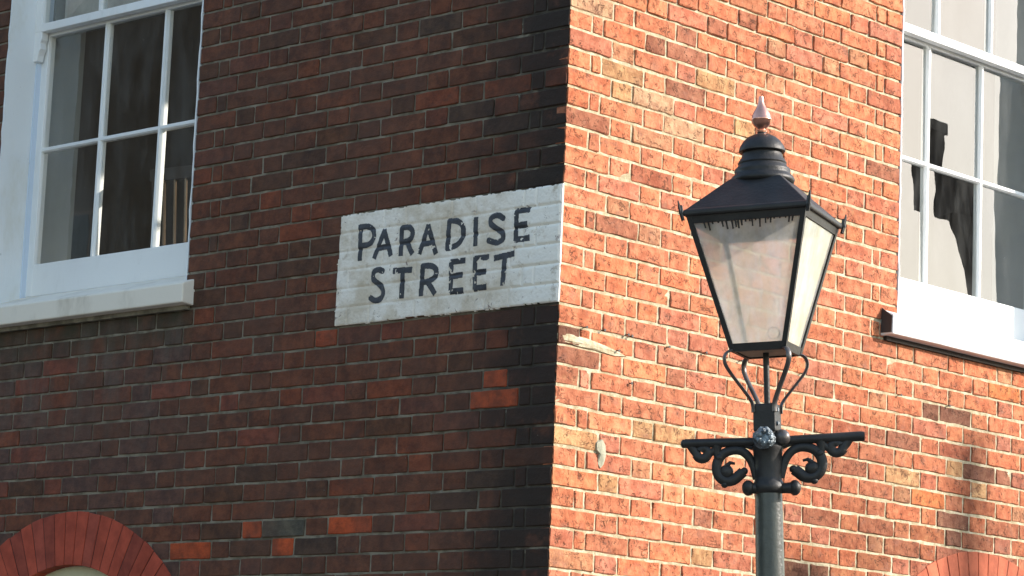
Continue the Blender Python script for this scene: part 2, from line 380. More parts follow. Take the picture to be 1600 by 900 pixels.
def base_colour(side, rng, u, z):
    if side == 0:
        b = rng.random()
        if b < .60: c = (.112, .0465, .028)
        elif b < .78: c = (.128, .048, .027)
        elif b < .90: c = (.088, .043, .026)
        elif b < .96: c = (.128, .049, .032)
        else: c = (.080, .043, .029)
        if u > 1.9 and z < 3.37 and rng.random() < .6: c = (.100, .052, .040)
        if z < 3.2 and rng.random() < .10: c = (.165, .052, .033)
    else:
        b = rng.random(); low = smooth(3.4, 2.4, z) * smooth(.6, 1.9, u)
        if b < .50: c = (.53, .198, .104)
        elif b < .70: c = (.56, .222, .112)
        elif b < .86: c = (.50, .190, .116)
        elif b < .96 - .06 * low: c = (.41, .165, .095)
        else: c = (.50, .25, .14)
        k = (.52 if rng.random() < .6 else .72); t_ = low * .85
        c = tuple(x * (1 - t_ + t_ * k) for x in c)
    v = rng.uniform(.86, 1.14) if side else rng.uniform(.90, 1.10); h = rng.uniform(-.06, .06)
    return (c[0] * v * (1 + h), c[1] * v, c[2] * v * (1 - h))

def brick_mesh(u0, u1, z0, z1, rng, fine, side, corner):
    g = .0042 if side == 0 else .0045
    a0, a1 = u0 + g, u1 - g
    b0, b1 = z0 + g + rng.uniform(-.0012, .0012), z1 - g + rng.uniform(-.0012, .0012)
    if corner: a0 = u0 + (.0035 if side == 0 else .001)
    d0 = rng.uniform(-.0022, .0010); tz = rng.uniform(-.0012, .0012); tu = rng.uniform(-.0014, .0014)
    if not fine:
        vs = [(a0, d0, b0), (a1, d0, b0), (a1, d0, b1), (a0, d0, b1), (a0, .06, b0), (a1, .06, b0), (a1, .06, b1), (a0, .06, b1)]
        return vs, [(0, 1, 2, 3), (4, 7, 6, 5), (0, 4, 5, 1), (1, 5, 6, 2), (2, 6, 7, 3), (3, 7, 4, 0)]
    nu = 3 + int(round((a1 - a0) / .042)); nz = 4
    us = [0, .035] + [.035 + .93 * i / (nu - 3) for i in range(1, nu - 3)] + [.965, 1] if nu > 3 else [0, .5, 1]
    inset = .0028 / (a1 - a0)
    us = [0, inset] + [inset + (1 - 2 * inset) * i / (nu - 3) for i in range(1, nu - 3)] + [1 - inset, 1]
    iz = .0028 / (b1 - b0)
    zs = [0, iz, .36, .66, 1 - iz, 1]
    rag = .0013 if side == 0 else .0022
    vs = []; idx = {}
    for j, t in enumerate(zs):
        for i, s in enumerate(us):
            u = a0 + (a1 - a0) * s; z = b0 + (b1 - b0) * t
            rimu = i in (0, len(us) - 1); rimz = j in (0, len(zs) - 1)
            d = d0 + tz * (t * 2 - 1) + tu * (s * 2 - 1)
            if rimu or rimz:
                d += (.0026 + (.002 if rimu and rimz else 0)) if not (corner and i == 0) else .0004
                if rng.random() < (.05 if side == 0 else .14): d += rng.uniform(.001, .004)
                if not (corner and i == 0): u += rng.uniform(-rag, rag)
                else: u += abs(rng.gauss(0, .0032 if side == 1 else .0015))
                z += rng.uniform(-rag, rag)
                if rimu and rimz:
                    u += .0022 * (1 if i == 0 else -1) * (0 if corner and i == 0 else 1); z += .0022 * (1 if j == 0 else -1)
            else:
                d += rng.uniform(-1, 1) * (.0007 if side == 0 else .0015)
            idx[i, j] = len(vs); vs.append((u, d, z))
    NU, NZ = len(us), len(zs)
    fs = [(idx[i, j], idx[i + 1, j], idx[i + 1, j + 1], idx[i, j + 1]) for j in range(NZ - 1) for i in range(NU - 1)]
    ring = [(i, 0) for i in range(NU)] + [(NU - 1, j) for j in range(1, NZ)] + [(i, NZ - 1) for i in range(NU - 2, -1, -1)] + [(0, j) for j in range(NZ - 2, 0, -1)]
    nb = len(vs)
    for r_ in ring:
        v = vs[idx[r_]]; vs.append((v[0], .045, v[2]))
    n = len(ring)
    fs += [(idx[ring[i]], nb + i, nb + (i + 1) % n, idx[ring[(i + 1) % n]]) for i in range(n)]
    return vs, fs

def to_px(P):
    d = Vector(P) - CAM; zc = d.dot(fw)
    return 800 + 4574.2 * d.dot(rt) / zc, 450 - 4574.2 * d.dot(up) / zc

def build_wall(side):
    T = TW(side); rng = random.Random(11 + side)
    root = empty('brick_wall')
    mat = M['brickL'] if side == 0 else M['brickR']; mort = M['mortL'] if side == 0 else M['mortR']
    items = []
    for k in range(-31, 62):
        zt, zb, row = layout(side, k, rng)
        zc = (zt + zb) / 2
        for n, (a, b) in enumerate(row):
            uc = (a + b) / 2
            if zb > ZS + .012 and zt < ZT + .02 and b > UW0 + .02 and a < UW1 - .02: continue
            if zt > ZS - .005 and zt < ZS + .09 and UW0 - .0 < uc < UW1 + .0 and zb < ZT and zt > ZS + .03: continue
            q = (uc - AC) ** 2 + (zc - AZ) ** 2
            if q < (AR - .045) ** 2 or (zc < AZ and abs(uc - AC) < AR - .06): continue
            x, y = to_px(T(uc, 0, zc)); x0, _ = to_px(T(a, 0, zc)); x1, _ = to_px(T(b, 0, zc))
            vis = -70 < x < 1670 and -40 < y < 940
            inf = 0 <= x < 1600 and 0 <= y < 900
            hid = side == 0 and uc < 1.04 and 3.25 < zc < 3.61     # under the painted patch
            items.append([a, b, zb, zt, vis, (abs(x1 - x0) * 30 * (1 if inf else .3)) * (.02 if hid else 1), n == 0, k])
    order = sorted(range(len(items)), key=lambda i: -items[i][5])
    single = set(i for i in order[:300] if items[i][4])
    spec = {}
    for s, u, z, c in SPEC:
        if s != side: continue
        for i, it in enumerate(items):
            if it[0] <= u < it[1] and it[2] <= z < it[3]: spec[i] = c
    rest = MB(T)
    far = MB(T)
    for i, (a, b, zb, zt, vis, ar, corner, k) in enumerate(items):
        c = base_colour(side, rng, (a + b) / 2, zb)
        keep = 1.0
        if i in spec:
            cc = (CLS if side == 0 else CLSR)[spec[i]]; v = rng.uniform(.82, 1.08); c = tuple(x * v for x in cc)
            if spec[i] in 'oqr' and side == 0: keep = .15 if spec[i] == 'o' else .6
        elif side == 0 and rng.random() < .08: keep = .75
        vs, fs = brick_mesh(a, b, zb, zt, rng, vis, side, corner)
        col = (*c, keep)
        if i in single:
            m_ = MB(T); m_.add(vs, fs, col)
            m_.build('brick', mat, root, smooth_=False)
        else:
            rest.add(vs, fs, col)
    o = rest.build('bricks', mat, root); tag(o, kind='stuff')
    # mortar core of the wall, built in upright strips round the openings
    mb = MB(T)
    dm = .013
    us = [0.0085, UW0, 2.0] + [AC - .64 + 1.28 * i / 32 for i in range(33)] + [UW1, UMAX]
    us = sorted(set(round(x, 4) for x in us))
    for a, b in zip(us, us[1:]):
        uc = (a + b) / 2; iv = []
        top = 6.36
        if UW0 <= uc <= UW1: iv.append((ZT, top)); top = ZS
        r_ = abs(uc - AC)
        if r_ < AI:
            hh = AZ + math.sqrt(AI * AI - r_ * r_) + .02 if True else 0
            iv.append((hh, top)); iv.append((0.0, .2)) if False else None
        else: iv.append((-.02, top))
        for z0, z1 in iv:
            mb.add([(a, dm, z0), (b, dm, z0), (b, dm, z1), (a, dm, z1), (a, .38, z0), (b, .38, z0), (b, .38, z1), (a, .38, z1)],
                   [(0, 1, 2, 3), (4, 7, 6, 5), (0, 4, 5, 1), (2, 6, 7, 3)] + ([(1, 5, 6, 2), (3, 7, 4, 0)] if (a in (.0085, UW0, UW1) or b in (UW0, UW1, UMAX) or abs(uc - AC) < .7) else []))
    # pointing between the bricks: one uneven skin a few millimetres behind their faces
    du, dz = .018, KH / 6; z0 = 2.2; NZ_ = int((5.1 - z0) / dz); NU_ = int((UMAX - .004) / du)
    def okc(u, z):
        if UW0 - .004 < u < UW1 + .004 and ZS - .0 < z: return False
        return math.hypot(u - AC, z - AZ) > AI + .03
    idx = {}; vs = []; fs = []
    def vid(i, j):
        if (i, j) not in idx:
            u, z = .0045 + i * du, z0 + j * dz
            nn = mn.noise(Vector((u * 14, z * 14, side * 9))) + .6 * mn.noise(Vector((u * 50, z * 50, 3)))
            d = (.0044 if side == 0 else .0031 + .0030 * smooth(4.1, 4.45, z)) + .0015 * nn
            idx[i, j] = len(vs); vs.append((u, max(d, .0018), z))
        return idx[i, j]
    for i in range(NU_):
        for j in range(NZ_):
            if okc(.0045 + (i + .5) * du, z0 + (j + .5) * dz): fs.append((vid(i, j), vid(i + 1, j), vid(i + 1, j + 1), vid(i, j + 1)))
    pt = MB(T); pt.add(vs, fs); pt.build('pointing', mort, root, recalc=False)
    mb.build('mortar_bed', mort, root, recalc=True)
    # rubbed brick arch over the ground-floor opening
    n = 0; da = .0775 / AR
    an = math.acos(-.02) ; i = -int(1.62 / da)
    ab = MB(T)
    N = 40
    pts = []
    ab.v = []
    seg = [math.pi * (-.02 + 1.04 * j / N) for j in range(N + 1)]
    for j in range(N):
        t0, t1 = seg[j], seg[j + 1]
        P = lambda r, t, d: (AC + r * math.cos(t), d, AZ + r * math.sin(t))
        ab.add([P(AI + .002, t0, -.0005), P(AI + .002, t1, -.0005), P(AR - .002, t1, -.0005), P(AR - .002, t0, -.0005), P(AI + .002, t0, .1), P(AI + .002, t1, .1), P(AR - .002, t1, .1), P(AR - .002, t0, .1)],
               [(0, 1, 2, 3), (0, 4, 5, 1), (2, 6, 7, 3)])
    ar = ab.build('arch_joint', M['archmort'] if side == 0 else simple('thin_pale_red_joint', (.22, .085, .055), .95), root, recalc=False)
    nv = int(math.pi * AR / .071)
    for j in range(nv):
        t0 = math.pi * j / nv; t1 = math.pi * (j + 1) / nv; g = .0022
        v = MB(T)
        if side == 0:
            c = (.39, .074, .040) if rng.random() > .35 else (.31, .066, .040)
        else: c = (.47, .135, .07)
        vv = rng.uniform(.82, 1.12); c = tuple(x * vv for x in c)
        d = -.0035 + rng.uniform(-.001, .001)
        P = lambda r, t, s, d_: (AC + r * math.cos(t) + s * g * math.sin(t), d_, AZ + r * math.sin(t) - s * g * math.cos(t))
        ro = AR + rng.uniform(-.002, .002); ri = AI - .001
        v.add([P(ri, t0, -1, d), P(ri, t1, 1, d), P(ro, t1, 1, d), P(ro, t0, -1, d), P(ri, t0, -1, .1), P(ri, t1, 1, .1), P(ro, t1, 1, .1), P(ro, t0, -1, .1)],
              [(0, 1, 2, 3), (4, 7, 6, 5), (0, 4, 5, 1), (1, 5, 6, 2), (2, 6, 7, 3), (3, 7, 4, 0)], (*c, 1))
        v.build('arch_brick', M['arch'], root, bevel=.0022)
    # cream panel and frame closing the arched head
    pm = MB(T)
    poly = [(AC + (AI + .02) * math.cos(math.pi * j / 24), AZ + (AI + .02) * math.sin(math.pi * j / 24)) for j in range(25)]
    poly = [(AC + AI + .02, .0)] + poly + [(AC - AI - .02, .0)]
    pm.add([(p[0], .085, p[1]) for p in poly] + [(p[0], .14, p[1]) for p in poly],
           [tuple(range(len(poly))), tuple(range(len(poly), 2 * len(poly)))] + [(j, (j + 1) % len(poly), len(poly) + (j + 1) % len(poly), len(poly) + j) for j in range(len(poly))])
    pm.build('arch_panel', M['cream'], root)
    rm = MB(T)
    for j in range(24):
        t0, t1 = math.pi * j / 24, math.pi * (j + 1) / 24
        P = lambda r, t, d: (AC + r * math.cos(t), d, AZ + r * math.sin(t))
        ro, ri = AI + .004, AI - .045
        rm.add([P(ri, t0, .05), P(ri, t1, .05), P(ro, t1, .05), P(ro, t0, .05), P(ri, t0, .084), P(ri, t1, .084), P(ro, t1, .084), P(ro, t0, .084)],
               [(0, 1, 2, 3), (0, 4, 5, 1), (2, 6, 7, 3)])
    rm.build('arch_frame', M['cream'], root)
    build_window(side, T, root)
    return root

def build_window(side, T, root):
    wn = empty('sash_window'); wn.parent = root
    W, B = M['white'], M['blue']
    rng = random.Random(5 + side)
    # outer reveals
    for (ua, ub, s) in ((UW0 - .001, UW0 + .006, 0), (UW1 - .006, UW1 + .001, 1)):
        m_ = MB(T)
        n = 46; vs = []
        for j in range(n + 1):
            z = ZS + .06 + (ZT - ZS - .06) * j / n
            e = rng.uniform(-.002, .0035)
            vs += [(ua, -.001 + e, z), (ub, -.001 + e, z), (ub, .145, z), (ua, .145, z)]
        fs = [(4 * j + k, 4 * j + (k + 1) % 4, 4 * j + 4 + (k + 1) % 4, 4 * j + 4 + k) for j in range(n) for k in range(4)] + [(3, 2, 1, 0), (4 * n, 4 * n + 1, 4 * n + 2, 4 * n + 3)]
        m_.add(vs, fs)
        m_.build('reveal', M['reveal'], wn)
        b_ = MB(T)
        q0, q1 = (UW0 - .001, UW0 + .012) if s == 0 else (UW1 - .012, UW1 + .001)
        b_.box(q0, q1, .145, .215, ZS + .06, ZT)
        b_.build('frame_lining', B, wn, bevel=.002)
    m_ = MB(T); m_.box(UW0, UW1, .0, .22, ZT - .012, ZT + .002); m_.build('head_lining', W, wn)
    # sill
    m_ = MB(T); e = .048 if side == 0 else .105
    n = 14; ss = []
    poly = [(-.055, 3.372), (-.057, 3.446), (-.03, 3.458), (.15, 3.525), (.23, 3.529), (.23, ZS), (.0, ZS - .002)]
    ua, ub = UW0 - e, UW1 + e
    vs = []
    for i in range(n + 1):
        u = ua + (ub - ua) * i / n
        for (d, z) in poly: vs.append((u, d + rng.uniform(-.0006, .0006), z + rng.uniform(-.0006, .0006)))
    k = len(poly)
    fs = [(i * k + j, i * k + (j + 1) % k, (i + 1) * k + (j + 1) % k, (i + 1) * k + j) for i in range(n) for j in range(k)] + [tuple(range(k)), tuple(range(n * k, n * k + k))]
    m_.add(vs, fs); m_.build('sill', M['stone'] if side == 0 else W, wn, bevel=.005)
    if side == 1:
        m_ = MB(T); m_.prism([(-.050, 3.378), (-.052, 3.440), (-.02, 3.462), (-.004, 3.474), (-.001, 3.378)], ua - .004, ua + .001, 0); m_.build('sill_end_shade', M['endshade'], wn)  # thin dark cap: shade on the sill's end put into its colour
    m_ = MB(T); m_.box(ua + .02, ub - .02, -.018 if side == 0 else -.012, .03, 3.352, 3.3715)
    m_.build('sill_bed', M['mortL'] if side == 0 else M['darkwood'], wn)  # right bed is dark: shade line under the sill put into its colour
    # sashes: (outer depth, inner depth, bottom z, top z, bottom rail, top rail)
    st = .050; bw = .0105
    for nm, d0, d1, z0, z1, br, tr_ in (('upper_sash', .128, .166, 4.648, 5.79, .035, .06), ('lower_sash', .170, .208, 3.531, 4.672, .134, .035)):
        f = MB(T)
        ga, gb = UW0 + .012 + st - .012, UW1 - .012 - st + .012
        f.box(UW0 + .004, ga, d0, d1, z0 + .002, z1 - .002); f.box(gb, UW1 - .004, d0, d1, z0 + .002, z1 - .002)
        f.box(UW0 + .005, UW1 - .005, d0 + .001, d1 - .001, z0, z0 + br); f.box(UW0 + .005, UW1 - .005, d0 + .001, d1 - .001, z1 - tr_, z1)
        if nm == 'upper_sash':      # horns below the meeting rail
            for (qa, sg) in ((UW0 + .004, 1), (UW1 - .004, -1)):
                h = [(0, 0), (.050, 0), (.048, -.035), (.040, -.05), (.044, -.075), (.030, -.10), (.026, -.125), (0, -.128)]
                vs = [(qa + sg * a_, d0 + .002, z0 + .004 + b_) for a_, b_ in h] + [(qa + sg * a_, d1 - .002, z0 + .004 + b_) for a_, b_ in h]
                k = len(h)
                f.add(vs, [tuple(range(k)), tuple(range(k, 2 * k))] + [(j, (j + 1) % k, k + (j + 1) % k, k + j) for j in range(k)])
        f.build('sash_frame', W, wn, bevel=.0025)
        pw = (gb - ga) / 3; zb, zt = z0 + br, z1 - tr_; zm = (zb + zt) / 2
        for i in (1, 2):
            g = MB(T); g.prism([(ga + pw * i - bw, d0 + .012), (ga + pw * i - bw * .55, d0 + .001), (ga + pw * i + bw * .55, d0 + .001), (ga + pw * i + bw, d0 + .012), (ga + pw * i + bw, d1 - .006), (ga + pw * i - bw, d1 - .006)], zb, zt, 2)
            g.build('glazing_bar', W, wn)
        g = MB(T); g.prism([(d0 + .012, zm - bw), (d0 + .002, zm - bw * .55), (d0 + .002, zm + bw * .55), (d0 + .012, zm + bw), (d1 - .007, zm + bw), (d1 - .007, zm - bw)], ga, gb, 0)
        g.build('glazing_bar', W, wn)
        dg = d0 + .016
        for i in range(3):
            for j in range(2):
                a, b = ga + pw * i, ga + pw * (i + 1); c, d = (zb, zm) if j == 0 else (zm, zt)
                g = MB(T)
                ta = rng.uniform(-.004, .004); tb = rng.uniform(-.004, .004) + (.008 if side == 1 and j == 0 and nm == 'lower_sash' else 0); N = 5; vs = []
                for q in range(N + 1):
                    for r_ in range(N + 1):
                        s1, s2 = q / N, r_ / N
                        vs.append((a + (b - a) * s1, dg + ta * (s1 - .5) + tb * (s2 - .5), c + (d - c) * s2))
                fs = [(q * (N + 1) + r_, (q + 1) * (N + 1) + r_, (q + 1) * (N + 1) + r_ + 1, q * (N + 1) + r_ + 1) for q in range(N) for r_ in range(N)]
                g.add(vs, fs); g.build('glass_pane', M['glass'], wn, recalc=False)
    # inner reveal linings
    for (ua, ub) in ((UW0 - .001, UW0 + .02), (UW1 - .02, UW1 + .001)):
        m_ = MB(T); m_.box(ua, ub, .216, .385, 3.45, ZT); m_.build('inner_lining', M['shutter'], wn)

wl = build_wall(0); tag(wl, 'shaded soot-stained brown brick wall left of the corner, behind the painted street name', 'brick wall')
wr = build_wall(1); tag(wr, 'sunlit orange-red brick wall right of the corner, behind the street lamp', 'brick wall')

# patch of smeared mortar, a lump of old filler and small masonry nails on the sunny wall
T1 = TW(1)
def blob(name, pts, d, th, mat, parent, seed=3):
    rng = random.Random(seed); m_ = MB(T1)
    cu = sum(p[0] for p in pts) / len(pts); cz = sum(p[1] for p in pts) / len(pts)
    n = len(pts); vs = [(cu, d - th, cz)]
    for f_, t_ in ((.6, .95), (.93, .7), (1., .0)):
        vs += [(cu + (p[0] - cu) * f_, d - th * t_ * rng.uniform(.7, 1.1), cz + (p[1] - cz) * f_) for p in pts]
    fs = [(0, 1 + i, 1 + (i + 1) % n) for i in range(n)] + [(1 + r_ * n + i, 1 + r_ * n + (i + 1) % n, 1 + (r_ + 1) * n + (i + 1) % n, 1 + (r_ + 1) * n + i) for r_ in range(2) for i in range(n)]
    m_.add(vs, fs); return m_.build(name, mat, parent)
blob('mortar_patch', [(.002, 3.118), (.05, 3.124), (.15, 3.120), (.25, 3.108), (.33, 3.095), (.36, 3.085), (.30, 3.078), (.2, 3.085), (.1, 3.086), (.03, 3.092), (.003, 3.098)], .004, .009, M['mortR'], wr)
blob('filler_lump', [(.213, 2.775), (.24, 2.79), (.258, 2.77), (.262, 2.735), (.252, 2.70), (.235, 2.685), (.222, 2.70), (.226, 2.735), (.212, 2.75)], .003, .012, simple('grey_green_filler', (.34, .33, .24), .95, bump=.004), wr)
for u_, z_ in [(0.132,3.156),(0.224,3.159),(0.347,3.161),(0.367,3.159),(0.566,3.149),(0.769,3.157),(0.972,3.155),(0.3,3.099),(0.372,2.996),(1.941,3.155),(2.264,3.153),(1.332,3.158),(1.292,3.11)]:
    m_ = MB(T1); m_.tube([(u_, .01, z_), (u_, -.012, z_ - .001)], .0022, 6); m_.tube([(u_, -.012, z_ - .001), (u_, -.0135, z_ - .001)], .005, 8)
    m_.build('nail', M['iron'], wr)

# ------------------------------------------------------------------ painted street name
LETTERS=[
 ("P",[[(0.965,3.455),(0.97,3.58)],[(0.97,3.576),(0.928,3.575),(0.901,3.557),(0.897,3.528),(0.916,3.507),(0.965,3.506)]]),
 ("A",[[(0.891,3.456),(0.846,3.55)],[(0.846,3.55),(0.808,3.458)],[(0.874,3.489),(0.819,3.491)]]),
 ("R",[[(0.758,3.454),(0.757,3.551)],[(0.756,3.551),(0.721,3.551),(0.702,3.535),(0.703,3.511),(0.726,3.5),(0.754,3.498)],[(0.731,3.497),(0.701,3.454)]]),
 ("A",[[(0.664,3.451),(0.626,3.545)],[(0.626,3.545),(0.584,3.443)],[(0.649,3.482),(0.597,3.483)]]),
 ("D",[[(0.527,3.454),(0.524,3.55)],[(0.524,3.552),(0.48,3.548),(0.453,3.524),(0.452,3.492),(0.473,3.462),(0.527,3.454)]]),
 ("I",[[(0.393,3.453),(0.395,3.548)]]),
 ("S",[[(0.265,3.535),(0.292,3.55),(0.323,3.544),(0.328,3.523),(0.299,3.503),(0.262,3.484),(0.26,3.46),(0.291,3.45),(0.33,3.463)]]),
 ("E",[[(0.202,3.453),(0.203,3.556)],[(0.203,3.553),(0.145,3.552)],[(0.202,3.502),(0.156,3.503)],[(0.202,3.453),(0.142,3.454)]]),
 ("S",[[(0.845,3.404),(0.874,3.414),(0.896,3.399),(0.891,3.375),(0.855,3.356),(0.834,3.329),(0.846,3.303),(0.876,3.298),(0.9,3.311)]]),
 ("T",[[(0.789,3.399),(0.701,3.395)],[(0.744,3.395),(0.744,3.3)]]),
 ("R",[[(0.647,3.3),(0.644,3.402)],[(0.644,3.403),(0.598,3.401),(0.576,3.384),(0.579,3.358),(0.611,3.346),(0.642,3.344)],[(0.617,3.344),(0.58,3.301)]]),
 ("E",[[(0.503,3.3),(0.505,3.404)],[(0.505,3.404),(0.441,3.404)],[(0.503,3.353),(0.452,3.354)],[(0.503,3.3),(0.446,3.299)]]),
 ("E",[[(0.388,3.301),(0.39,3.407)],[(0.39,3.405),(0.329,3.406)],[(0.389,3.355),(0.341,3.356)],[(0.388,3.301),(0.335,3.302)]]),
 ("T",[[(0.297,3.398),(0.209,3.406)],[(0.251,3.399),(0.255,3.303)]]),
]
SU0, SU1, SZ0, SZ1 = .0, 1.079, 3.224, 3.626
def sign_relief(u, z):
    """depth of the limewashed surface: follows the brick joints underneath"""
    k = (Z0 - z) / KH; kr = k - math.floor(k); ki = int(math.floor(k))
    h = min(kr, 1 - kr) * KH
    j = .0030 * math.exp(-(h / .0055) ** 2)
    A = ki % 2 == 0; f = UW0 / 1.9125
    js = ([0] + [(S_ + (S_ + H_) * i) * f for i in range(5)] + [(S_ + H_) * (i + 1) * f for i in range(5)]) if A else ([0, H_ * f] + [((H_ + C_) + (S_ + H_) * i) * f for i in range(4)] + [((H_ + C_) + (S_ + H_) * i + S_) * f for i in range(4)])
    dj = min(abs(u - q) for q in js)
    j = max(j, .0026 * math.exp(-(dj / .005) ** 2))
    n1 = mn.noise(Vector((u * 9, z * 9, 1.3))); j *= .75 + .5 * max(0, n1 + .4) + (1.3 if u < .22 else .15)
    return -.0085 + j + .0011 * mn.noise(Vector((u * 38, z * 38, 4))) + .0006 * mn.noise(Vector((u * 110, z * 110, 9)))
def sign_inside(u, z):
    e = .0035 * mn.noise(Vector((u * 32, z * 32, 2))) + .002 * mn.noise(Vector((u * 90, z * 90, 2)))
    slant = (z - 3.42) * -.012
    return (u < SU1 + slant + e) and (SZ0 + e * 1.1 + .004 * mn.noise(Vector((u * 5, 0, 0))) < z < SZ1 + e * .8)
def mat_sign():
    t = NT('old_white_limewash')
    c = t.mix(t.ramp(t.noise(6.5, 5, .68), .36, .62), (.82, .755, .66), (.62, .53, .41))
    p = t.xyz()
    left = t.ramp(p[0], -.12, -.32)
    c = t.mix(left, (.83, .785, .70), c)
    c = t.mix(t.ramp(t.noise(20, 5, .7), .56, .70, 0, .65), c, (.44, .36, .26))
    fl = t.math('MULTIPLY', t.ramp(t.noise(38, 5, .75, None, .6), .615, .665), t.ramp(t.noise(4.5, 3), .42, .56))
    c = t.mix(t.math('MULTIPLY', fl, .9), c, (.16, .10, .085))
    c = t.mix(t.ramp(t.noise(75, 3, .7), .70, .76, 0, .6), c, (.30, .24, .2))
    t.base(c); t.rough(.85); t.bump(t.noise(85, 5, .7), .0035, .8)
    return t.m
sg = empty('painted_sign', (-.54, 0, 3.42)); tag(sg, 'white painted street name panel PARADISE STREET on the shaded brick wall', 'street sign')
def sheet(cells, off, name, mat, parent, lift):
    m_ = MB(); idx = {}; vs = []; fs = []
    def vid(i, j, back):
        k = (i, j, back)
        if k not in idx:
            u, z = i * off, j * off
            d = sign_relief(max(u, 0.), z) - lift
            if back: d = .004 if lift == 0 else d + lift + .0008
            idx[k] = len(vs); vs.append((-u + .54, d, z - 3.42))
        return idx[k]
    for (i, j) in cells:
        fs.append((vid(i, j, 0), vid(i + 1, j, 0), vid(i + 1, j + 1, 0), vid(i, j + 1, 0)))
        for (di, dj, p, q) in ((-1, 0, (0, 0), (0, 1)), (1, 0, (1, 0), (1, 1)), (0, -1, (0, 0), (1, 0)), (0, 1, (0, 1), (1, 1))):
            if (i + di, j + dj) not in cells:
                a, b = (i + p[0], j + p[1]), (i + q[0], j + q[1])
                fs.append((vid(*a, 0), vid(*b, 0), vid(*b, 1), vid(*a, 1)))
    m_.v = vs; m_.f = fs
    o = m_.build(name, mat, parent, recalc=False, smooth_=False)
    return o
st_ = .004
cells = {(i, j) for i in range(0, int(SU1 / st_) + 4) for j in range(int(SZ0 / st_) - 3, int(SZ1 / st_) + 4) if sign_inside((i + .5) * st_, (j + .5) * st_)}
so = sheet(cells, st_, 'painted_patch', mat_sign(), sg, 0)
def chaikin(p, n=2):
    for _ in range(n):
        q = [p[0]]
        for a, b in zip(p, p[1:]): q += [(a[0] * .75 + b[0] * .25, a[1] * .75 + b[1] * .25), (a[0] * .25 + b[0] * .75, a[1] * .25 + b[1] * .75)]
        q.append(p[-1]); p = q
    return p
st2 = .0016
for li, (ch, strokes) in enumerate(LETTERS):
    lc = set()
    hw = .0104 if li < 8 else .0106
    for s in strokes:
        if len(s) > 3: s = chaikin(s)
        for a, b in zip(s, s[1:]):
            ax, az, bx, bz = a[0], a[1], b[0], b[1]
            L2 = (bx - ax) ** 2 + (bz - az) ** 2 + 1e-9
            for i in range(int((min(ax, bx) - .014) / st2), int((max(ax, bx) + .014) / st2) + 1):
                for j in range(int((min(az, bz) - .014) / st2), int((max(az, bz) + .014) / st2) + 1):
                    u, z = (i + .5) * st2, (j + .5) * st2
                    t = ((u - ax) * (bx - ax) + (z - az) * (bz - az)) / L2; ext = .004 / math.sqrt(L2)
                    if len(s) <= 2 and (t < -ext or t > 1 + ext): continue
                    t = min(1, max(0, t))
                    dd = math.hypot(u - ax - t * (bx - ax), z - az - t * (bz - az)) if 0 < t < 1 or len(s) > 2 else abs((u - ax) * (bz - az) - (z - az) * (bx - ax)) / math.sqrt(L2)
                    if dd > hw + .0012 * mn.noise(Vector((u * 60, z * 60, 7))): continue
                    worn = mn.noise(Vector((u * 42, z * 42, 5))) + .5 * mn.noise(Vector((u * 120, z * 120, 5)))
                    zone = .30 if li < 8 else .42
                    if li in (3, 4, 7, 11, 12, 13) : zone += .22
                    if z < 3.475 and li < 8: zone += .2
                    if worn > 1.08 - zone: continue
                    lc.add((i, j))
    sheet(lc, st2, 'letter', M['ink'], sg, .0009)
# ------------------------------------------------------------------ street lamp (leans a little to the left)
AX = Vector((-.0331789, -.03135759, .99895739)); BASE = Vector((1.21566, -.20292, 0))
RH = Vector((.72677, .68688, 0))
lamp = bpy.data.objects.new('street_lamp', None); COL.objects.link(lamp)
zx = AX.normalized(); xx = (RH - zx * RH.dot(zx)).normalized(); yx = zx.cross(xx)     # x: right, y: away from the street camera side, z: up the post
mm = Matrix((xx, yx, zx)).transposed().to_4x4(); mm.translation = BASE; lamp.matrix_world = mm
tag(lamp, 'black street lamp with copper finial and dusty glass lantern before the sunny wall', 'street lamp')
I = M['iron']; PI = M['postiron']
p = MB(); p.lathe([(.19, -.05), (.19, .02), (.17, .05), (.16, .12), (.12, .16), (.105, .20), (.10, .62), (.115, .66), (.10, .70), (.072, .78), (.058, .90), (.052, 1.2), (.046, 1.9), (.0415, 2.46), (.0405, 2.512)], 28)
p.build('post', PI, lamp, smooth_=True)
p = MB()
p.lathe([(.041, 2.508), (.046, 2.512), (.049, 2.522), (.049, 2.530), (.045, 2.540), (.042, 2.545), (.040, 2.56), (.041, 2.60), (.044, 2.635), (.047, 2.642), (.047, 2.650), (.042, 2.655), (.036, 2.665), (.034, 2.68), (.033, 2.70)], 24)
p.build('post_head', I, lamp, smooth_=True)
# two stub bosses on the lower collar
for (x0, x1, y) in ((-.030, -.062, -.016), (.030, .076, -.022)):
    b = MB(); b.tube([(x0, y * .5, 2.523), ((x0 + x1) / 2, y, 2.523), (x1 * .97, y, 2.524)], [.015, .016, .018], 14); b.ball((x1, y, 2.524), .0235, 16, 10, (.8, 1, 1)); b.build('collar_boss', I, lamp, smooth_=True)
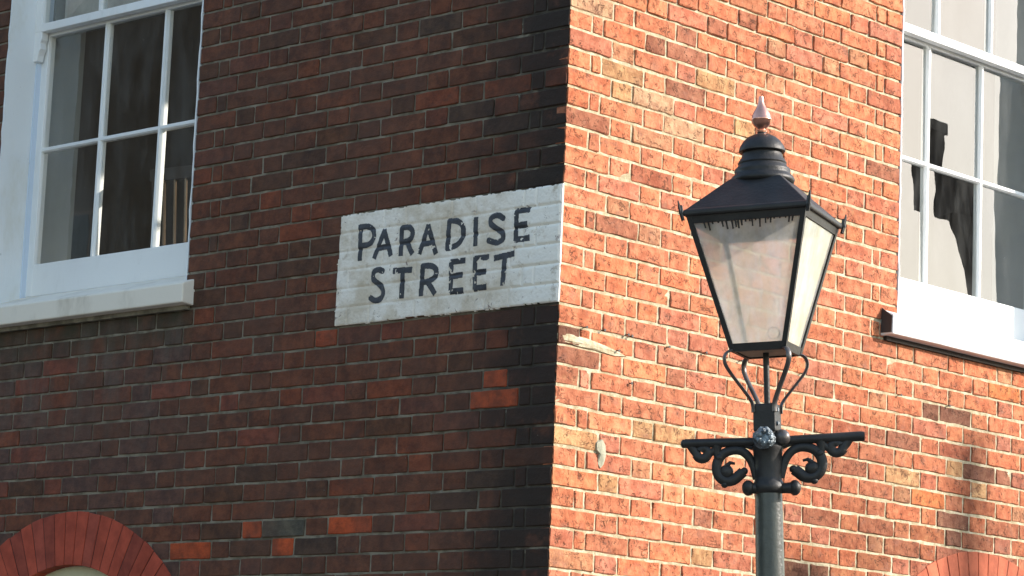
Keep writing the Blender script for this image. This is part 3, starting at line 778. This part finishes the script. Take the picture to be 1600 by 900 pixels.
# ladder rest
LB = R(-6)
def rl(x, y, z): return (x * math.cos(LB) - y * math.sin(LB), x * math.sin(LB) + y * math.cos(LB), z)
b = MB(lambda x, y, z: rl(x, y, z))
b.tube([(-.252, 0, 2.662), (-.245, 0, 2.662), (-.02, 0, 2.664), (.05, 0, 2.667), (.276, 0, 2.676), (.288, 0, 2.676)], [.010, .0140, .0135, .0135, .0152, .014], 16)
b.ball((-.25, 0, 2.6615), .0135, 14, 8, (.7, 1, 1))
b.build('ladder_bar', I, lamp, smooth_=True)
def spiral(cx, cz, r0, r1, a0, a1, n=26):
    return [(cx + (r0 + (r1 - r0) * i / n) * math.cos(a0 + (a1 - a0) * i / n), 0, cz + (r0 + (r1 - r0) * i / n) * math.sin(a0 + (a1 - a0) * i / n)) for i in range(n + 1)]
for sgn in (-1, 1):
    k = 1.0 if sgn < 0 else 1.05
    dz = 0 if sgn < 0 else .012
    b = MB(lambda x, y, z: rl(sgn * x * k, y, z + dz * min(1, x / .2)))
    # arm springing from the post head, curling under the bar
    arm = chaikin([(.034, 0, 2.553), (.044, 0, 2.598), (.062, 0, 2.628), (.085, 0, 2.641), (.112, 0, 2.640), (.137, 0, 2.628), (.152, 0, 2.605), (.154, 0, 2.578), (.143, 0, 2.554), (.122, 0, 2.543), (.101, 0, 2.549), (.087, 0, 2.564), (.074, 0, 2.575)], 2) if False else [(.034, 0, 2.553), (.044, 0, 2.598), (.062, 0, 2.628), (.085, 0, 2.641), (.112, 0, 2.640), (.137, 0, 2.628), (.152, 0, 2.605), (.154, 0, 2.578), (.143, 0, 2.556), (.122, 0, 2.546), (.101, 0, 2.551), (.087, 0, 2.564), (.074, 0, 2.575)]
    q_ = [tuple(v) for v in chaikin([(a_[0], a_[2]) for a_ in arm], 2)]
    b.tube([(a_[0], 0, a_[1]) for a_ in q_], [.0092 + .0026 * min(1, i_ / len(q_) * 1.3) for i_ in range(len(q_))], 10, flat=1.4, up=(0, 1, 0))
    b.ball((.071, 0, 2.577), .0115, 12, 8); b.ball((.130, 0, 2.538), .011, 10, 8); b.ball((.124, 0, 2.576), .021, 14, 10, (1, .7, 1)); b.ball((.146, 0, 2.618), .014, 10, 8)
    b.tube([(.124, 0, 2.592), (.112, 0, 2.603), (.098, 0, 2.600)], [.008, .006, .004], 8, up=(0, 1, 0))
    # small loop near the tip of the bar
    tip = [(.232, 0, 2.660), (.222, 0, 2.643), (.210, 0, 2.628)] + spiral(.194, 2.634, .020, .010, R(-30), R(-30 - 300), 20)
    b.tube(tip, [.009] * 3 + [.0098] * (len(tip) - 3), 10, flat=1.5, up=(0, 1, 0))
    b.tube([(.150, 0, 2.655), (.153, 0, 2.640), (.150, 0, 2.622), (.148, 0, 2.605)], [.013, .010, .009, .008], 10, flat=1.3, up=(0, 1, 0))
    b.tube([(.150, 0, 2.650), (.165, 0, 2.636), (.178, 0, 2.624), (.195, 0, 2.614)], [.010, .008, .007, .006], 10, flat=1.3, up=(0, 1, 0))
    b.tube([(.04, 0, 2.645), (.07, 0, 2.655), (.1, 0, 2.658)], [.008, .007, .007], 8, up=(0, 1, 0))
    b.build('scroll_bracket', I, lamp, smooth_=True)
# square socket, worn metal rosette, side boss
PH = R(23.2)
def rp(x, y, z): return (x * math.cos(PH) - y * math.sin(PH), x * math.sin(PH) + y * math.cos(PH), z)
def corner(r, i, z):
    a = -math.pi / 2 + PH + i * math.pi / 2          # i=0 is the corner nearest the camera side
    return Vector((r * math.cos(a), r * math.sin(a), z))
def quad_prism(mb, prof):
    """square sections (half diagonal, height)"""
    vs = [corner(r, i, z) for r, z in prof for i in range(4)]; n = len(prof)
    fs = [(q * 4 + i, q * 4 + (i + 1) % 4, q * 4 + 4 + (i + 1) % 4, q * 4 + 4 + i) for q in range(n - 1) for i in range(4)] + [(3, 2, 1, 0), tuple(range(4 * n - 4, 4 * n))]
    mb.add(vs, fs)
b = MB(); quad_prism(b, [(.0465, 2.692), (.048, 2.700), (.048, 2.770), (.045, 2.776)]); b.build('socket', I, lamp, bevel=.003)
for (s_, z) in ((.3, 2.757), (.3, 2.716)):
    a = corner(.048, 0, z); c = corner(.048, 1, z); q = a.lerp(c, s_); nrm = Vector((q.x, q.y, 0)).normalized()
    b = MB(); b.tube([q, q + Vector((a.y - c.y, c.x - a.x, 0)).normalized() * -.006], .0065, 10); b.build('bolt', M['silver'], lamp, smooth_=True)
for an in (0,):
    b = MB(); random.seed(4)
    c0 = Vector((-.016, -.062, 2.668)); b.ball(c0, .0335, 12, 8, (1, .75, 1), jit=.09)
    for i in range(7): a = 2 * math.pi * i / 7; b.ball((c0.x + .017 * math.cos(a), c0.y - .018, c0.z + .017 * math.sin(a)), .0105, 8, 6, jit=.12)
    b.build('rosette', M['silver'], lamp)
b = MB(); b.ball((.042, -.020, 2.674), .024, 14, 10, (1, 1, 1.05), jit=.03); b.build('side_boss', M['strapmetal'], lamp, smooth_=True)
# centre rod and four curved straps
b = MB(); b.tube([(.001, 0, 2.77), (0, 0, 2.935)], .0092, 14); b.build('centre_rod', I, lamp, smooth_=True)
for i in range(4):
    pr = [(.112, 2.933), (.126, 2.931), (.137, 2.922), (.142, 2.908), (.139, 2.890), (.124, 2.868), (.104, 2.845), (.082, 2.82), (.062, 2.797), (.050, 2.78), (.047, 2.765), (.0475, 2.75)]
    pr = chaikin(pr, 1)
    b = MB(); b.tube([corner(r, i, z) for r, z in pr], .0042, 8, flat=2.1, up=corner(1, i, 0)); b.build('support_strap', M['strapmetal'], lamp, smooth_=True)
# lantern body
HB, HT = 2.932, 3.338; RB, RT = .120, .262
def rad(h): return RB + (RT - RB) * (h - HB) / (HT - HB)
fr = MB()
for i in range(4):
    a, c = corner(RB - .008, i, HB), corner(RT - .008, i, HT)
    fr.tube([a, c], .0105, 4, up=corner(1, i, 0))
for (h0, h1, t) in ((HB - .004, HB + .020, .011), (HT - .030, HT + .002, .011)):
    for i in range(4):
        o0, o1 = corner(rad(h0) + .001, i, h0), corner(rad(h0) + .001, (i + 1) % 4, h0); q0, q1 = corner(rad(h1) + .001, i, h1), corner(rad(h1) + .001, (i + 1) % 4, h1)
        ins = lambda v, k: Vector((v.x * (1 - k), v.y * (1 - k), v.z))
        k0, k1 = t / (rad(h0) * .707), t / (rad(h1) * .707)
        fr.add([o0, o1, q1, q0, ins(o0, k0), ins(o1, k0), ins(q1, k1), ins(q0, k1)], [(0, 1, 2, 3), (4, 7, 6, 5), (0, 4, 5, 1), (1, 5, 6, 2), (2, 6, 7, 3), (3, 7, 4, 0)])
fr.build('lantern_frame', I, lamp)
for i in range(4):
    g = MB(); e = .010
    h0, h1 = HB + .012, HT - .02
    a, b_, c, d = corner(rad(h0) - .006, i, h0), corner(rad(h0) - .006, (i + 1) % 4, h0), corner(rad(h1) - .006, (i + 1) % 4, h1), corner(rad(h1) - .006, i, h1)
    g.add([a, b_, c, d], [(0, 1, 2, 3)]); g.build('glass_panel', M['lglass'], lamp, recalc=False)
b = MB(); b.tube([corner(.05, 0, 2.985) + Vector((.018 * math.cos(k * .524), 0, .018 * math.sin(k * .524))) for k in range(13)], .0016, 6); b.build('fitting_ring', M['strapmetal'], lamp)
b = MB(); quad_prism(b, [(RB - .014, HB), (RB - .014, HB + .006)]); b.build('lantern_floor', simple('pale_lantern_floor', (.30, .24, .17), .8), lamp)
# runs of black paint hanging from the top rail over the front glass
random.seed(12)
dr = MB()
ft = [.20 + .0 * i for i in range(1)]
x_ = .13
while x_ < .93:
    h1 = HT - .028; ln = random.choice([.006, .008, .012, .018, .022, .026, .016]) * (1 if x_ < .8 else .7)
    if x_ > .72 and random.random() < .3: ln *= .3
    top = corner(rad(h1) + .0005, 3, h1).lerp(corner(rad(h1) + .0005, 0, h1), x_); bo = corner(rad(h1 - ln) - .001, 3, h1 - ln).lerp(corner(rad(h1 - ln) - .001, 0, h1 - ln), x_)
    dr.tube([top, top.lerp(bo, .7), bo], [.0032, .0022, .0026], 6); x_ += random.choice([.022, .03, .036, .05])
dr.build('paint_drips', I, lamp)
# roof, vent and finial
b = MB()
quad_prism(b, [(.272, 3.330), (.275, 3.336), (.275, 3.346), (.262, 3.352), (.118, 3.452), (.110, 3.456)])
b.build('lantern_roof', I, lamp, bevel=.003)
b = MB()
b.lathe([(.092, 3.448), (.096, 3.452), (.098, 3.459), (.094, 3.468), (.0865, 3.474), (.0835, 3.481), (.0855, 3.487), (.083, 3.494), (.0755, 3.500), (.0725, 3.507), (.0745, 3.512), (.070, 3.520), (.063, 3.530), (.060, 3.540), (.058, 3.552)], 40)
b.build('vent_bell', I, lamp, smooth_=True)
b = MB()
b.lathe([(.040, 3.549), (.066, 3.545), (.0705, 3.548), (.0705, 3.553), (.066, 3.566), (.057, 3.580), (.044, 3.592), (.028, 3.600), (.014, 3.604), (.012, 3.611)], 40)
b.build('vent_cap', I, lamp, smooth_=True)
b = MB()
b.lathe([(.011, 3.607), (.015, 3.609), (.016, 3.614), (.012, 3.618), (.013, 3.621), (.023, 3.628), (.029, 3.638), (.031, 3.646), (.0318, 3.6475), (.0318, 3.650), (.0305, 3.652), (.029, 3.660), (.024, 3.672), (.017, 3.684), (.011, 3.696), (.0085, 3.706), (.0075, 3.715), (.0065, 3.721), (.002, 3.7235)], 32)
b.build('finial', M['copper'], lamp, smooth_=True)
for i in range(4):
    c = corner(.278, i, 3.336); b = MB(); o_ = corner(1, i, 0)
    b.tube([c - o_ * .006 + Vector((0, 0, -.02)), c + Vector((0, 0, .0)), c + o_ * .006 + Vector((0, 0, .02)), c + o_ * .010 + Vector((0, 0, .040))], [.006, .0065, .005, .0022], 6)
    b.tube([c, c + Vector((0, 0, .026))], [.008, .004], 6)
    b.build('corner_spike', I, lamp)
# ------------------------------------------------------------------ the room behind the two windows
def setting(name, mb, mat, **k):
    o = mb.build(name, mat, **k); tag(o, kind='structure'); return o
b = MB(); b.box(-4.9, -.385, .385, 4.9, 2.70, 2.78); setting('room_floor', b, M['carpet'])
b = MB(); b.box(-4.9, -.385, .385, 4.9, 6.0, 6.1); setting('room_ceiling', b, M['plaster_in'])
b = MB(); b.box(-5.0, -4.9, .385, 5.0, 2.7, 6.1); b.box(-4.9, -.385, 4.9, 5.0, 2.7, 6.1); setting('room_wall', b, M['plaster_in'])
def chair(x, y, rz, label, sunny=False):
    t = empty('chair', (x, y, 2.86), rz); tag(t, label, 'chair')
    D = M['darkwood']
    s = MB(); s.prism([(-.2, -.19), (.2, -.19), (.23, .22), (-.23, .22)], .55, .60, 2); s.build('seat', D, t, bevel=.008)
    for (lx, ly) in ((-.17, -.16), (.17, -.16), (-.19, .18), (.19, .18)):
        l = MB(); l.tube([(lx * 1.15, ly * 1.1, 0), (lx, ly, .56)], .016, 8); l.build('leg', D, t)
    f = MB(); f.tube([(-.19, .2, .6), (-.20, .24, 1.17)], .013, 8); f.tube([(.19, .2, .6), (.20, .24, 1.17)], .013, 8)
    f.box(-.215, .215, .225, .25, 1.13, 1.18); f.build('back_frame', D, t)
    for i in range(6):
        q = -.145 + .058 * i
        l = MB(); l.tube([(q * .95, .205, .6), (q, .238, 1.135)], .0062, 8); l.build('spindle', M['spindle'], t, smooth_=True)
    return t
M['spindle'] = simple('varnished_spindle_wood', (.16, .11, .07), .25)
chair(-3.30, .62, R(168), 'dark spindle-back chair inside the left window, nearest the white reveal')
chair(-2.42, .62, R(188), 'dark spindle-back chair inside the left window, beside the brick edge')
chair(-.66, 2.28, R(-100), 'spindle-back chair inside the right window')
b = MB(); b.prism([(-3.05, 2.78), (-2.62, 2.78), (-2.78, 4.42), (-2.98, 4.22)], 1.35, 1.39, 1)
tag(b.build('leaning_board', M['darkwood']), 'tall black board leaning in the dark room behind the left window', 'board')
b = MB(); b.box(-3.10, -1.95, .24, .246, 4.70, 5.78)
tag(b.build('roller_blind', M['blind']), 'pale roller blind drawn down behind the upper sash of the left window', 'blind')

# ------------------------------------------------------------------ street, kerb and houses opposite
b = MB(); b.add([(-400, -400, -.12), (400, -400, -.12), (400, 400, -.12), (-400, 400, -.12)], [(0, 1, 2, 3)])
setting('road', b, simple('asphalt', (.05, .05, .05), .9, bump=.004), recalc=False)
b = MB(); b.prism([(-60, -1.9), (1.9, -1.9), (1.9, 60), (.0, 60), (.0, 0), (-60, 0)], -.115, .0, 2)
setting('pavement', b, simple('stone_paving', (.28, .26, .23), .85, bump=.003), bevel=.01)
def house(x, y, rz, w_, d_, h, ridge, label, wallc, nwin, chim):
    """gabled town house; front faces local -y"""
    t = empty('terraced_house', (x, y, -.12), rz); tag(t, label, 'house')
    wm = simple('house_brick', wallc, .9, bump=.01)
    b = MB(); b.prism([(0, 0), (w_, 0), (w_, h), (w_ / 2, ridge), (0, h)], 0, d_, 1); b.build('wall', wm, t)
    b = MB()
    ov = .35
    sl = (ridge - h) / (w_ / 2)
    b.add([(-ov, -ov, h - ov * sl + .02), (w_ / 2, -ov, ridge + .02), (w_ / 2, d_ + ov, ridge + .02), (-ov, d_ + ov, h - ov * sl + .02), (-ov, -ov, h - ov * sl + .17), (w_ / 2, -ov, ridge + .17), (w_ / 2, d_ + ov, ridge + .17), (-ov, d_ + ov, h - ov * sl + .17)], [(0, 1, 2, 3), (4, 7, 6, 5), (0, 4, 5, 1), (1, 5, 6, 2), (2, 6, 7, 3), (3, 7, 4, 0)])
    b.add([(w_ + ov, -ov, h - ov * sl + .02), (w_ / 2, -ov, ridge + .02), (w_ / 2, d_ + ov, ridge + .02), (w_ + ov, d_ + ov, h - ov * sl + .02), (w_ + ov, -ov, h - ov * sl + .17), (w_ / 2, -ov, ridge + .17), (w_ / 2, d_ + ov, ridge + .17), (w_ + ov, d_ + ov, h - ov * sl + .17)], [(0, 1, 2, 3), (4, 7, 6, 5), (0, 4, 5, 1), (1, 5, 6, 2), (2, 6, 7, 3), (3, 7, 4, 0)])
    b.build('roof', M['slate'], t)
    if chim:
        b = MB(); b.box(w_ * .3 - .45, w_ * .3 + .45, d_ * .4, d_ * .4 + .6, h, ridge + 1.2); b.build('chimney', wm, t)
    for f in range(int(h // 3)):
        for i in range(nwin):
            cx = w_ * (i + .5) / nwin
            fr = MB(); z = 1.0 + 3 * f
            fr.box(cx - .55, cx + .55, -.05, .02, z, z + 1.7); fo = fr.build('window', M['trim'], t)
            for (a, c) in ((-.5, -.03), (.03, .5)):
                for (e, g) in ((.06, .83), (.88, 1.64)):
                    pn = MB(); pn.box(cx + a, cx + c, -.062, -.045, z + e, z + g); pn.build('pane', M['darkpane'], fo)
    return t
M['trim'] = simple('dull_window_frame_paint', (.06, .055, .05), .7)
M['slate'] = simple('roof_slate', (.07, .07, .08), .6)
M['darkpane'] = simple('dark_window_pane', (.02, .025, .03), .08)
hs = house(11.6, 24.6, R(-90), 7.4, 9, 5.6, 7.7, 'brown gabled house with an added block and raking strut, reflected in the right window', (.13, .09, .07), 2, False)
b = MB(); b.box(4.30, 4.80, .3, .62, 8.78, 9.42); b.box(4.24, 4.86, .26, .66, 9.42, 9.55); b.prism([(4.52, 8.8), (4.78, 8.8), (4.10, 7.3), (3.84, 7.3)], .3, .44, 1); b.build('chimney', bpy.data.materials['house_brick'], hs)  # added unseen block and raking strut, shaped for the dark reflection in the panes
house(11.6, 33.4, R(-90), 8.6, 9, 5.2, 7.9, 'low brown house across the sunny street, beyond the narrow gabled one', (.20, .12, .09), 2, True)
hs = house(11.6, 16.4, R(-90), 8.0, 9, 5.4, 7.6, 'low gabled house with two tall chimney pots across the sunny street', (.30, .17, .12), 2, False)
b = MB(); b.box(1.5, 3.7, .05, .6, 5.0, 10.12); b.build('chimney', bpy.data.materials['house_brick'], hs)
for (py, pz, pr) in ((14.22, 10.80, .085), (13.15, 10.22, .10)):
    b = MB(); b.lathe([(pr, 10.1), (pr * .9, 10.3), (pr * .85, pz + .08), (pr, pz + .10), (pr, pz + .12)], 14, cx=16.4 - py, cy=.2); b.build('chimney_pot', bpy.data.materials['house_brick'], hs)
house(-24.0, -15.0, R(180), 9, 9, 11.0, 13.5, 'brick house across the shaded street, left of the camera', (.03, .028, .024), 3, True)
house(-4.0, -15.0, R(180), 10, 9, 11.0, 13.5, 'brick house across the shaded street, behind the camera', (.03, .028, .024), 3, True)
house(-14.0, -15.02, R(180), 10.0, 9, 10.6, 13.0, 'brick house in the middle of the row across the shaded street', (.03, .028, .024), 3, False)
